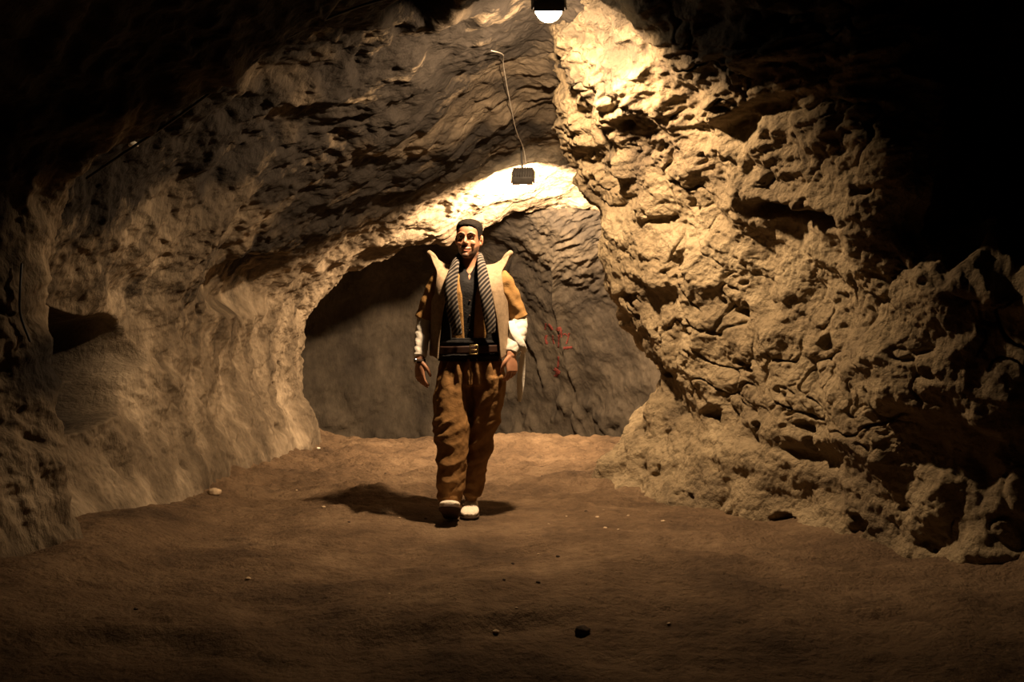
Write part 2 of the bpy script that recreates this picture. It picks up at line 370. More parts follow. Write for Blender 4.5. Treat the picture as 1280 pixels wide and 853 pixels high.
# ---- floor
def floor_h(x, y):
    x = np.asarray(x, float); y = np.asarray(y, float)
    p = np.stack([x, y, np.zeros_like(x)], -1)
    flat = 1-np.exp(-(((x+.30)/.45)**2+((y-5.75)/.5)**2))       # trodden flat where he walks
    h = flat*(.050*fbm(p*.8+3, 3)+.022*fbm(p*np.array([2.6, 3.6, 1]), 4))
    h = h-.30*sstep(9.55, 10.5, y)+.05*gauss(y, 9.35, .5)
    h = h+.10*sstep(-1.55, -2.1, x)+.12*sstep(.0, .45, x-(.55+np.clip(7.2-y, 0, 4)*.58))*(y < 7.6)
    trod = sstep(5.6, 7.2, y)*(1-sstep(9.4, 9.9, y))*flat
    h = h+trod*.034*fbm(p*np.array([7, 9, 1]), 2)+flat*.006*fbm(p*14, 3)+.003*fbm(p*30, 2)
    h = h-flat*.05*np.clip(fbm(p*np.array([1.6, 2.6, 1])+40, 3)-.35, 0, 1)*(1-sstep(4.6, 5.4, y))
    e = y-.10*np.sin(x*4+.6)-.05*noise(p*3)
    h = h+.060*sstep(3.66, 3.80, e)*(1-sstep(3.85, 4.7, e))*np.exp(-((x+.22)/.50)**2)
    h = h+.050*sstep(3.40, 3.52, e)*(1-sstep(3.6, 4.2, e))*np.exp(-((x+1.3)/.6)**2)
    h = h+.035*sstep(6.75, 6.95, e)*(1-sstep(7.0, 7.8, e))*np.exp(-((x-.45)/.35)**2)
    return h
gx = np.linspace(-3.3, 3.5, 560)
gy = np.concatenate([np.linspace(-1.6, 2.4, 60)[:-1], np.linspace(2.4, 9.7, 720)[:-1], np.linspace(9.7, 12.2, 40)])
GX, GY = np.meshgrid(gx, gy, indexing='ij')
GZ = floor_h(GX, GY)
fl = structure(grid_obj('floor', np.stack([GX, GY, GZ], -1), M_FLOOR))

def bvh(o):
    me = o.data
    return BVHTree.FromPolygons([v.co for v in me.vertices], [p.vertices[:] for p in me.polygons])

#==MORE==

# ================================================================== shape helpers for the small things and the man
def unit(v):
    v = np.asarray(v, float); return v/(np.linalg.norm(v)+1e-12)

def tube(path, rad, up=(0, -1, 0), n=24, steps=None, cap=1.0, power=2.0, want_uv=False):
    """closed tube along path; rad = r or (r_side, r_up) per point; up per point or one; rounded ends"""
    P = np.asarray(path, float); R = np.array([(r, r) if np.isscalar(r) else r for r in rad], float)
    Uv = np.asarray(up, float); Uv = np.tile(Uv, (len(P), 1)) if Uv.ndim == 1 else Uv
    if steps:
        t = np.linspace(0, len(P)-1, steps); P = spline(P, t); R = np.maximum(spline(R, t), 1e-4); Uv = spline(Uv, t)
    T = np.gradient(P, axis=0); T /= np.linalg.norm(T, axis=1, keepdims=True)
    rings = []; k = 4
    for s in range(k, 0, -1):
        a = s/k*PI/2
        rings.append((P[0]-T[0]*R[0].min()*cap*math.sin(a), R[0]*max(math.cos(a), .02), T[0], Uv[0]))
    for i in range(len(P)): rings.append((P[i], R[i], T[i], Uv[i]))
    for s in range(1, k+1):
        a = s/k*PI/2
        rings.append((P[-1]+T[-1]*R[-1].min()*cap*math.sin(a), R[-1]*max(math.cos(a), .02), T[-1], Uv[-1]))
    th = np.linspace(0, 2*PI, n, endpoint=False)
    c = np.sign(np.cos(th))*np.abs(np.cos(th))**(2/power); s_ = np.sign(np.sin(th))*np.abs(np.sin(th))**(2/power)
    V = []; UV = []; L = 0; prev = None
    for (p, r, t, u) in rings:
        u = unit(u-t*np.dot(u, t)); side = np.cross(u, t)
        V.append(p+np.outer(c*r[0], side)+np.outer(s_*r[1], u))
        if prev is not None: L += np.linalg.norm(p-prev)
        prev = p; UV.append(np.stack([np.full(n, L), c*r[0]], -1))
    m = len(rings); V = np.array(V).reshape(-1, 3); UV = np.array(UV).reshape(-1, 2)
    Fs = []
    for i in range(m-1):
        for j in range(n):
            a = i*n+j; b = i*n+(j+1) % n; Fs += [(a, b, b+n), (a, b+n, a+n)]
    V = np.vstack([V, V[:n].mean(0), V[-n:].mean(0)]); UV = np.vstack([UV, UV[:n].mean(0), UV[-n:].mean(0)])
    for j in range(n):
        Fs.append((m*n, (j+1) % n, j)); Fs.append((m*n+1, (m-1)*n+j, (m-1)*n+(j+1) % n))
    return (V, np.array(Fs), UV) if want_uv else (V, np.array(Fs))

def ball(c, r, n=16, m=10, R=None):
    r = np.array([r]*3 if np.isscalar(r) else r, float)
    V = [(0, 0, 1)]
    for i in range(1, m):
        a = PI*i/m
        for j in range(n):
            b = 2*PI*j/n; V.append((math.sin(a)*math.cos(b), math.sin(a)*math.sin(b), math.cos(a)))
    V.append((0, 0, -1)); V = np.array(V)*r
    if R is not None: V = V@np.array(R).T
    Fs = []
    for j in range(n): Fs.append((0, 1+j, 1+(j+1) % n))
    for i in range(m-2):
        for j in range(n):
            a = 1+i*n+j; b = 1+i*n+(j+1) % n; Fs += [(a, a+n, b+n), (a, b+n, b)]
    e = len(V)-1
    for j in range(n): Fs.append((e, e-n+(j+1) % n, e-n+j))
    return V+np.asarray(c, float), np.array(Fs)

def boxm(c, s, R=None, bev=.15):
    """bevelled block"""
    bm = bmesh.new(); bmesh.ops.create_cube(bm, size=1)
    for v in bm.verts: v.co = Vector((v.co.x*s[0], v.co.y*s[1], v.co.z*s[2]))
    bmesh.ops.bevel(bm, geom=bm.edges[:], offset=min(s)*bev, segments=2, affect='EDGES', profile=.5)
    bmesh.ops.triangulate(bm, faces=bm.faces[:])
    V = np.array([v.co[:] for v in bm.verts]); Fs = np.array([[v.index for v in f.verts] for f in bm.faces]); bm.free()
    if R is not None: V = V@np.array(R).T
    return V+np.asarray(c, float), Fs

def join(*ms):
    V = []; Fs = []; k = 0
    for m in ms: V.append(m[0]); Fs.append(m[1]+k); k += len(m[0])
    return np.vstack(V), np.vstack(Fs)

def rebuild(ob, mods):
    """apply modifiers given as (type, settings); returns the new mesh data on ob"""
    for typ, kw in mods:
        m = ob.modifiers.new(typ.lower(), typ)
        for k, v in kw.items(): setattr(m, k, v)
    bpy.context.view_layer.update()
    dg = bpy.context.evaluated_depsgraph_get()
    me = bpy.data.meshes.new_from_object(ob.evaluated_get(dg), depsgraph=dg)
    old = ob.data; ob.modifiers.clear(); mats = list(old.materials); ob.data = me
    me.materials.clear()
    for mt in mats: me.materials.append(mt)
    me.polygons.foreach_set('use_smooth', np.ones(len(me.polygons), bool))
    me.name = ob.name
    bpy.data.meshes.remove(old)
    return ob

def union(name, parts, voxel, smooth, mat, parent=None):
    V, Fs = join(*parts)
    o = mesh_np(name, V, Fs, mat, parent)
    return rebuild(o, [('REMESH', dict(mode='VOXEL', voxel_size=voxel)), ('SMOOTH', dict(factor=.5, iterations=smooth))])

def coords(o):
    a = np.empty(len(o.data.vertices)*3, np.float32); o.data.vertices.foreach_get('co', a); return a.reshape(-1, 3)
def normals(o):
    a = np.empty(len(o.data.vertices)*3, np.float32); o.data.vertices.foreach_get('normal', a); return a.reshape(-1, 3)
def set_co(o, V):
    o.data.vertices.foreach_set('co', np.asarray(V, np.float32).ravel()); o.data.update()
# ================================================================== THE MAN
FZ = float(floor_h(np.array([-.26]), np.array([5.72]))[0])
ROOT = Vector((-.247, 5.83, FZ))

def skin_mat():
    m, t, b = nt('skin'); L = t.links.new
    tc = N(t, 'ShaderNodeTexCoord'); n = N(t, 'ShaderNodeTexNoise', i_Scale=30.0, i_Detail=5.0); L(tc.outputs['Object'], n.inputs['Vector'])
    r = ramp(t, [(.3, (.37, .175, .098)), (.7, (.47, .24, .14))]); L(n.outputs[0], r.inputs[0])
    def at(nm):
        a = N(t, 'ShaderNodeAttribute'); a.attribute_name = nm; return a.outputs['Fac']
    c = mixc(t, at('beard'), r.outputs[0], (.075, .045, .032))
    c = mixc(t, at('lips'), c, (.34, .12, .085))
    L(c, b.inputs['Base Color']); b.inputs['Roughness'].default_value = .48; b.inputs['Specular IOR Level'].default_value = .4
    b.inputs['Subsurface Weight'].default_value = .06; b.inputs['Subsurface Radius'].default_value = (.02, .008, .004); b.inputs['Subsurface Scale'].default_value = .3
    return m
M_SKIN = skin_mat()
M_HAIR = simple('black_hair', (.012, .009, .007), .8, .12, bump=.5, bscale=180)
M_TAN = simple('mustard_wool', (.30, .17, .06), .85, .15, noise_scale=35, var=.18, bump=.25, bscale=160)
M_TROU = simple('brown_wool', (.215, .116, .043), .85, .15, noise_scale=30, var=.2, bump=.25, bscale=150)
M_FELT = simple('beige_felt', (.31, .23, .15), .95, .1, noise_scale=45, var=.2, bump=.2, bscale=150)
M_BLACK = simple('black_cotton', (.013, .012, .012), .85, .2, noise_scale=40, var=.3, bump=.3, bscale=90)
M_WHITE = simple('white_cotton', (.72, .68, .60), .85, .2, noise_scale=20, var=.08, bump=.35, bscale=45)
M_LEATHER = simple('brown_leather', (.030, .013, .008), .6, .25, noise_scale=30, var=.3)
M_BRASS = simple('brass', (.65, .47, .2), .3, .5, 1)
M_STEEL = simple('watch_steel', (.5, .48, .45), .25, .5, 1)
M_SHOE = simple('white_knit', (.74, .66, .54), .85, .2, noise_scale=60, var=.12, bump=.5, bscale=140)
M_SOLE = simple('dark_sole', (.055, .033, .022), .8, .2, noise_scale=40)
M_EYEW = simple('eye_white', (.6, .55, .5), .25, .5)
M_IRIS = simple('dark_iris', (.02, .010, .006), .15, .5)
M_TEETH = simple('teeth', (.75, .68, .56), .35, .4)

def scarf_mat():
    m, t, b = nt('striped_scarf'); L = t.links.new
    uv = N(t, 'ShaderNodeUVMap'); uv.uv_map = 'uv'; sp = N(t, 'ShaderNodeSeparateXYZ'); L(uv.outputs[0], sp.inputs[0])
    a = N(t, 'ShaderNodeMath', operation='MULTIPLY'); L(sp.outputs[0], a.inputs[0]); a.inputs[1].default_value = .72/.0185
    c = N(t, 'ShaderNodeMath', operation='MULTIPLY_ADD'); L(sp.outputs[1], c.inputs[0]); c.inputs[1].default_value = .62/.0185; L(a.outputs[0], c.inputs[2])
    f = N(t, 'ShaderNodeMath', operation='FRACT'); L(c.outputs[0], f.inputs[0])
    r = ramp(t, [(.0, (.022, .020, .020)), (.50, (.022, .020, .020)), (.58, (.19, .165, .14)), (.92, (.19, .165, .14)), (1.0, (.022, .02, .02))]); L(f.outputs[0], r.inputs[0])
    L(r.outputs[0], b.inputs['Base Color']); b.inputs['Roughness'].default_value = .9; b.inputs['Specular IOR Level'].default_value = .15
    return m
M_SCARF = scarf_mat()

# ---- the body: torso, limbs, hands and head in one surface
def hand(wrist, d, nrm, thumb_dir, curl, spread=.0):
    """d: towards the fingertips, nrm: out of the palm, thumb_dir: towards the thumb side"""
    w0 = np.array(wrist, float); d = unit(d); nrm = unit(np.array(nrm)-d*np.dot(nrm, d)); s = unit(np.cross(nrm, d))
    if np.dot(s, thumb_dir) < 0: s = -s
    out = [tube([w0-d*.02, w0+d*.02, w0+d*.055, w0+d*.092], [(.026, .021), (.034, .019), (.042, .017), (.041, .013)], up=nrm, n=20, steps=10, cap=.6)]
    for k, (off, ln, r) in enumerate(((.031, .074, .0092), (.0105, .082, .0095), (-.0105, .076, .009), (-.031, .060, .008))):
        p = w0+d*(.088-.004*abs(k-1))+s*off; dirv = unit(d+s*(off*spread*8)); pts = [p-dirv*.02, p]; rr = [r, r]
        a = 0
        for seg, q in ((.45, .55), (.31, .9), (.24, .6)):
            a += curl*q*(1+.12*k)
            v = dirv*math.cos(a)+nrm*math.sin(a)
            p = p+v*ln*seg; pts.append(p); rr.append(r*(.96 if seg > .4 else .9 if seg > .3 else .78))
        out.append(tube(pts, rr, up=s, n=12, steps=16))
    p = w0+d*.018+s*.026; v1 = unit(d*.72+s*.62+nrm*.25); v2 = unit(d*.9+s*.25+nrm*.45); v3 = unit(d*.92+s*.02+nrm*.5)
    out.append(tube([p-v1*.012, p+v1*.03, p+v1*.03+v2*.032, p+v1*.03+v2*.032+v3*.026], [.0145, .0125, .0105, .0085], up=nrm, n=12, steps=14))
    return out

HZ = 1.520; HA = math.radians(-9); TILT = math.radians(2.5)
HR = np.array(Matrix.Rotation(HA, 3, 'Z') @ Matrix.Rotation(TILT, 3, 'Y'))
HC = np.array((-.010, -.012, HZ))
def head_to_world(V): return V@HR.T+HC
def world_to_head(V): return (V-HC)@HR
def head_parts():
    lv = [(.000, .022, -.080, -.030), (.010, .038, -.092, -.010), (.028, .050, -.095, .020), (.050, .058, -.094, .045), (.075, .063, -.092, .066),
          (.105, .067, -.089, .083), (.135, .0705, -.091, .093), (.160, .073, -.090, .096), (.185, .069, -.078, .090), (.205, .056, -.056, .074), (.217, .034, -.026, .050), (.2215, .010, .0, .022)]
    lv = spline(np.array(lv), np.linspace(0, 11, 34))
    n = 40; th = np.linspace(0, 2*PI, n, endpoint=False); V = []
    for z, wx, f, b in lv:
        c = np.cos(th); s = np.sin(th); x = wx*np.sign(s)*np.abs(s)**.92; mid = .012
        y = np.where(c > 0, mid+(b-mid)*np.abs(c)**.9, mid-(mid-f)*np.abs(c)**.9)
        V.append(np.stack([x, y, np.full(n, z)], -1))
    m = len(V); V = np.array(V).reshape(-1, 3); V = np.vstack([V, V[:n].mean(0), V[-n:].mean(0)]); Fs = []
    for i in range(m-1):
        for j in range(n):
            a = i*n+j; b = i*n+(j+1) % n; Fs += [(a, b, b+n), (a, b+n, a+n)]
    for j in range(n): Fs.append((m*n, (j+1) % n, j)); Fs.append((m*n+1, (m-1)*n+j, (m-1)*n+(j+1) % n))
    ps = [(V, np.array(Fs))]
    ps.append(tube([(0, -.086, .128), (0, -.094, .110), (0, -.1065, .091), (0, -.108, .083)], [.007, .0080, .0105, .0085], n=14, steps=12))     # nose
    for sx in (-1, 1):
        ps.append(ball((sx*.011, -.097, .083), (.0075, .0095, .007)))                                          # nostril wing
        ps.append(tube([(sx*.010, -.089, .1345), (sx*.030, -.088, .139), (sx*.052, -.074, .134)], [.0065, .0075, .006], n=10, steps=8))   # brow
        ps.append(ball((sx*.039, -.074, .084), (.019, .0135, .016)))                                           # cheek raised by the smile
        R = np.array(Matrix.Rotation(sx*.45, 3, 'Z'))
        ps.append(ball((sx*.0745, .018, .108), (.007, .017, .031), R=R)); ps.append(ball((sx*.071, .012, .084), (.008, .009, .011)))
    ps.append(tube([(-.029, -.083, .056), (-.012, -.094, .0515), (.012, -.094, .0515), (.029, -.083, .056)], [.004, .0055, .0055, .004], n=10, steps=10))
    ps.append(tube([(-.026, -.083, .050), (0, -.095, .0385), (.026, -.083, .050)], [.004, .0065, .004], n=10, steps=10))
    ps.append(ball((0, -.088, .014), (.022, .014, .015)))
    return [(head_to_world(v), f) for v, f in ps]

parts = [tube([(0, .005, .80), (0, .005, .92), (0, .0, 1.08), (0, 0, 1.24), (0, .005, 1.36), (0, .012, 1.42), (-.002, .014, 1.47), (-.004, .008, 1.54), (-.006, .004, 1.57)],
              [(.13, .09), (.14, .092), (.14, .09), (.155, .098), (.15, .09), (.115, .075), (.062, .062), (.056, .058), (.054, .057)], n=36, steps=40, cap=.4)]
parts += head_parts()
SHL, ELL, WRL = (-.165, .005, 1.395), (-.268, .03, 1.165), (-.287, -.075, .925)
SHR, ELR, WRR = (.165, .005, 1.395), (.285, .035, 1.165), (.243, -.075, .955)
for S_, E_, W_ in ((SHL, ELL, WRL), (SHR, ELR, WRR)):
    S_, E_, W_ = map(np.array, (S_, E_, W_))
    parts.append(tube([S_*np.array([.55, 1, 1.0]), S_, (S_+E_)/2, E_, E_*.65+W_*.35, W_], [.05, .050, .043, .037, .037, .0245], n=20, steps=26))
parts += hand(WRL, (.03, -.16, -1), (.70, .72, 0), (.65, -.75, 0), .48)
parts += hand(WRR, (.05, -.12, -1), (-.62, .75, 0), (-.75, -.6, 0), .62)
for pts, rr in (([(-.085, .005, .86), (-.10, -.024, .70), (-.107, -.065, .49), (-.106, -.08, .40), (-.105, -.10, .14), (-.105, -.115, .088), (-.105, -.17, .108), (-.105, -.22, .128)],
                 [.085, .078, .055, .054, .036, .030, .024, .016]),
                ([(.085, .01, .86), (.085, .022, .70), (.06, .04, .49), (.05, .06, .38), (.005, .10, .12), (.003, .11, .062), (.002, .05, .052), (.001, -.02, .045)],
                 [.085, .078, .055, .054, .036, .032, .024, .016])):
    parts.append(tube(pts, rr, n=22, steps=40))
man = union('person', parts, .0032, 8, M_SKIN)
V = coords(man); NV = normals(man); H = world_to_head(V); isH = sstep(1.50, 1.53, V[:, 2])
hx, hy, hz = H[:, 0], H[:, 1], H[:, 2]
face = (hy < -.03)*isH
for sx in (-1, 1):
    V = V-(NV*(.0085*face*np.exp(-((hx-sx*.030)/.0155)**2-((hz-.1185)/.0095)**2))[:, None])
V = V-NV*(.004*face*np.exp(-(np.clip(np.abs(hx)-.022, 0, 1)/.008)**2-((hz-.0465-2.5*hx**2)/.0025)**2))[:, None]
set_co(man, V)
bd = isH*(hy < .03)*sstep(.098, .062, hz+.25*(hy+.09)*0)*(1-sstep(-.02, .03, hy))
bd = np.maximum(bd*sstep(.045, .055, np.abs(hx)+(.062-hz)*.9), isH*face*np.exp(-((hz-.0655)/.006)**2)*(np.abs(hx) < .030))
bd = np.maximum(bd, isH*sstep(.035, .02, hz)*(hy < .03))
lip = face*np.exp(-((hz-.046-3.0*hx**2)/.0085)**4)*sstep(.031, .025, np.abs(hx))
attr(man, 'beard', np.clip(bd*.88*(1-lip), 0, 1)); attr(man, 'lips', lip*.8)
tag(man, 'smiling man in a felt waistcoat and baggy trousers walking down the cave', 'person')
man.location = ROOT

# ---- hair: a cap grown from the scalp
hl = np.interp(hy, [-.10, -.075, -.058, -.045, -.022, .005, .03, .045, .10], [.182, .178, .160, .128, .092, .118, .100, .045, .040])
mk = sstep(-.002, .010, hz-hl)*isH
fidx = np.array([p.vertices[:] for p in man.data.polygons], dtype=object)
vv = np.array([list(p.vertices[:4]) for p in man.data.polygons if len(p.vertices) == 4 and p.center.z > 1.52], np.int32)
sel = (mk[vv] > .0).all(1) & (np.abs(H[vv[:, 0], 0]) < .081)
ear = (np.abs(hx) > .069) & (hz < .14) & (hy > -.006) & (hy < .042)
sel &= ~ear[vv].any(1)
fs = vv[sel]; used, inv = np.unique(fs, return_inverse=True)
NV = normals(man); thick = -.002+mk*(.0035+.009*sstep(.15, .215, hz)+.005*sstep(-.02, -.08, hy)*sstep(.17, .19, hz))+.0022*fbm(V*90, 2)
hv = (V+NV*thick[:, None])[used]
mesh_np('hair', hv, inv.reshape(-1, 4), M_HAIR, man)

for sx in (-1, 1):
    c = head_to_world(np.array([(sx*.030, -.0735, .1185)]))[0]
    e = mesh_np('eye', *ball(c, (.0125, .0115, .0095)), M_EYEW, man)
    c2 = head_to_world(np.array([(sx*.030-.001, -.0828, .1185)]))[0]
    mesh_np('iris', *ball(c2, (.0052, .0030, .0052)), M_IRIS, e)
    pts = head_to_world(np.array([(sx*.011, -.0945, .1335), (sx*.028, -.0945, .1405), (sx*.050, -.080, .1345)]))
    mesh_np('eyebrow', *tube(pts, [(.0030, .0035), (.0030, .0048), (.002, .0028)], up=(0, 0, 1), n=10, steps=10), M_HAIR, man)
pts = head_to_world(np.array([(-.019, -.0885, .0485), (-.008, -.0935, .0462), (.008, -.0935, .0462), (.019, -.0885, .0485)]))
mesh_np('teeth', *tube(pts, [(.003, .0018), (.003, .0030), (.003, .0030), (.003, .0018)], up=(0, 0, 1), n=10, steps=10), M_TEETH, man)

# ---- trousers
tr = [tube([(0, .005, .975), (0, .005, .93), (0, .003, .86), (0, 0, .78)], [(.166, .118), (.176, .124), (.196, .134), (.192, .125)], n=40, steps=16, cap=.1),
      tube([(-.095, -.003, .84), (-.107, -.030, .70), (-.104, -.058, .58), (-.099, -.080, .46), (-.107, -.100, .28), (-.106, -.105, .15), (-.106, -.110, .085)],
           [(.104, .12), (.104, .118), (.106, .112), (.098, .102), (.082, .092), (.070, .080), (.060, .068)], n=36, steps=36, cap=.15),
      tube([(.098, .0, .84), (.099, .02, .70), (.078, .035, .58), (.050, .05, .46), (.029, .075, .28), (.012, .095, .16), (.003, .105, .085)],
           [(.102, .12), (.100, .114), (.100, .106), (.094, .098), (.074, .084), (.060, .070), (.050, .058)], n=36, steps=36, cap=.15)]
trousers = union('trousers', tr, .0065, 4, M_TROU, man)
V = coords(trousers); NV = normals(trousers); x, y, z = V.T
th = np.arctan2(x, -y)
pl = np.cos(th*15+1.8*noise(np.stack([th*2, z*2.5, 0*z], -1)))*sstep(.58, .93, z)
def folds(ang, fa, fb, o):
    a_ = x*math.cos(ang)-z*math.sin(ang); b_ = x*math.sin(ang)+z*math.cos(ang)
    w_ = .05*noise(np.stack([x*5, y*5, z*5+o], -1))
    return ridged(np.stack([(a_+w_)*fa, y*4, b_*fb+o], -1), 2, .35)-.75
kz = sstep(.72, .55, z)
V = V+NV*(.013*pl+.014*folds(.35, 8, 2.0, 3)*(1-kz*.6)+.016*folds(1.15, 9, 2.4, 9)*kz+.003*fbm(V*22, 2))[:, None]
low = np.cos(z*95+7*x+2*noise(V*9))*sstep(.24, .10, z)
V = V+NV*(.0045*low)[:, None]
set_co(trousers, V)

# ---- shoes
def shoe(heel, toe, wid):
    h = np.array(heel, float); t_ = np.array(toe, float); d = unit(t_-h); L_ = np.linalg.norm(t_-h); side = np.array((1, 0, 0)); u = np.cross(side, d)
    if u[2] < 0: u = -u
    prof = [(.03, .60, .052), (.12, .74, .066), (.28, .78, .076), (.45, .84, .068), (.62, .98, .054), (.78, 1.0, .044), (.90, .86, .036), (.975, .56, .026)]
    up_ = tube([h+d*L_*s+u*(hh*.5+.012) for s, w_, hh in prof], [(wid*w_, hh*.5) for s, w_, hh in prof], up=u, n=28, steps=26, cap=.5, power=2.3)
    sole = tube([h+d*L_*s+u*.009 for s, w_, hh in prof], [(wid*w_*1.06, .0095) for s, w_, hh in prof], up=u, n=28, steps=26, cap=.8, power=4)
    o = mesh_np('shoe', *up_, M_SHOE, man); mesh_np('sole', *sole, M_SOLE, o)
    rim = h+d*L_*.20+u*.082
    return o
shoe((-.105, -.055, .002), (-.104, -.292, .116), .058)
shoe((.006, .175, .002), (-.002, -.085, .006), .053)

# ---- shirt, jacket, sash and belt follow one torso
TZ = np.array([.90, .97, 1.05, 1.20, 1.32, 1.39, 1.44, 1.475, 1.51])
TA = np.array([.172, .163, .162, .176, .180, .168, .128, .085, .066])
TB = np.array([.124, .116, .115, .122, .122, .110, .090, .074, .066])
TY = np.array([.004, .004, .002, 0, .002, .006, .010, .012, .010])
def tor(th, z, off):
    a = np.interp(z, TZ, TA)+off; b = np.interp(z, TZ, TB)+off; cy = np.interp(z, TZ, TY)
    s = np.sin(th); c = np.cos(th)
    return np.stack([a*np.sign(s)*np.abs(s)**.92, cy-b*np.sign(c)*np.abs(c)**.85, np.broadcast_to(z, np.shape(a*s))], -1)
def shell(name, zs, t0, t1, off, mat, thick, n=90, closed=False, fold=0, parent=None, extra=None):
    zs = np.asarray(zs); R = []
    for k, z in enumerate(zs):
        a0, a1 = (t0(z), t1(z)) if callable(t0) else (t0, t1)
        R.append(tor(np.linspace(a0, a1, n), z, off(z) if callable(off) else off))
    P = np.array(R)
    if fold:
        th = np.linspace(0, 1, n)[None, :]*np.ones((len(zs), 1))
        q = P.copy(); nn = q-np.array([0, 0, 1])*q[..., 2:3]; nn /= np.linalg.norm(nn, axis=-1, keepdims=True)
        P = P+nn*(fold*fbm(np.stack([P[..., 0]*16, P[..., 1]*16, P[..., 2]*6], -1), 3))[..., None]
    if extra is not None: P = extra(P)
    f = grid_faces(*P.shape[:2]); V = P.reshape(-1, 3)
    o = mesh_np(name, V, f, mat, parent or man)
    rebuild(o, [('WELD', dict(merge_threshold=.0004)), ('SOLIDIFY', dict(thickness=thick, offset=1))])
    return o
zj = np.linspace(.985, 1.505, 60)
def dip(P):
    k = np.exp(-(P[..., 0]/.026)**2)*(P[..., 1] < 0)*sstep(1.36, 1.46, P[..., 2]); P[..., 2] -= .060*k; return P
shell('shirt', zj[:-2], 0, 2*PI, .004, M_BLACK, .003, closed=True, fold=.003, extra=dip)
gap = lambda z: np.interp(z, [.98, 1.06, 1.30, 1.42, 1.48, 1.51], [.12, .13, .18, .34, .80, 1.05])
torso_j = shell('jacket', zj, gap, lambda z: 2*PI-gap(z), .010, M_TAN, .006, fold=.005)
def sleeve(pts, rr):
    V, Fs = tube(pts, rr, n=28, steps=30, cap=.15)
    o = mesh_np('sleeve', V, Fs, M_TAN, torso_j)
    rebuild(o, [('SUBSURF', dict(levels=1))])
    V = coords(o); NV = normals(o)
    set_co(o, V+NV*(.006*fbm(np.stack([V[:, 0]*12+V[:, 2]*9, V[:, 1]*10, V[:, 2]*12-V[:, 0]*10], -1), 2)+.0018*np.cos(V[:, 2]*60+V[:, 0]*70+3*noise(V*6)))[:, None])
sleeve([(-.12, .005, 1.425), (-.175, .005, 1.39), (-.225, .015, 1.29), (-.258, .025, 1.205), (-.268, .028, 1.172)], [.056, .062, .057, .055, .057])
sleeve([(.12, .005, 1.425), (.178, .005, 1.39), (.235, .015, 1.29), (.272, .028, 1.205), (.284, .032, 1.175)], [.056, .064, .060, .057, .060])
shell('sash', np.linspace(.925, 1.055, 24), 0, 2*PI, lambda z: .020+.004*math.sin(z*160), M_BLACK, .008, n=110, fold=.006)
def belt_wave(P): P[..., 2] += .004*np.sin(P[..., 0]*9); return P
belt = shell('belt', np.linspace(.968, 1.012, 6), 0, 2*PI, .034, M_LEATHER, .005, n=110, extra=belt_wave)
bz0 = tor(np.array([.12]), .99, .042)[0]
fr = []
for (ax, az, w_, h_) in ((-.021, 0, .0035, .027), (.021, 0, .0035, .027), (0, -.025, .022, .0035), (0, .025, .022, .0035), (0.0, 0, .018, .0022)):
    fr.append(boxm(bz0+np.array((ax, -.003, az)), (w_*2, .006, h_*2)))
mesh_np('buckle', *join(*fr), M_BRASS, belt)
for k in range(3):
    p = tor(np.array([-.12-.0*k]), 1.10+.085*k, .008)[0]; p[0] = .004
    p[1] = tor(np.array([.02]), 1.10+.085*k, .008)[0][1]
    mesh_np('button', *ball(p, (.006, .003, .006), 10, 6), M_SOLE, man)

shell('inner_waistcoat', np.linspace(.985, 1.43, 40), (.56), 2*PI-.56, .018, M_BLACK, .004, n=80, fold=.003)
# ---- felt waistcoat with winged shoulders
VA, VB = .222, .150
inn = lambda z, sx: np.interp(z, [.945, 1.05, 1.18, 1.30, 1.40, 1.46, 1.50], [.180, .172, .155, .132, .108, .092, .080])*1.0
def front_y(x, z):
    k = np.interp(z, [.94, 1.1, 1.3, 1.42, 1.5], [1.0, 1.02, 1.05, .92, .72])
    return -VB*k*np.sqrt(np.clip(1-(np.abs(x)/VA)**2.4, 0, 1))
def back_y(x, z):
    return .135*np.sqrt(np.clip(1-(np.abs(x)/VA)**2.4, 0, 1))
Z0, Z1 = .950, 1.315
OUT0 = .198
rows = np.linspace(Z0, Z1, 34)
V = []; quads = []
def patch(fn, us_, vs_):
    k = len(V); nu, nv = len(us_), len(vs_)
    for v in vs_:
        for u in us_: V.append(fn(u, v))
    for j in range(nv-1):
        for i in range(nu-1):
            a = k+j*nu+i; quads.append((a, a+1, a+1+nu, a+nu))
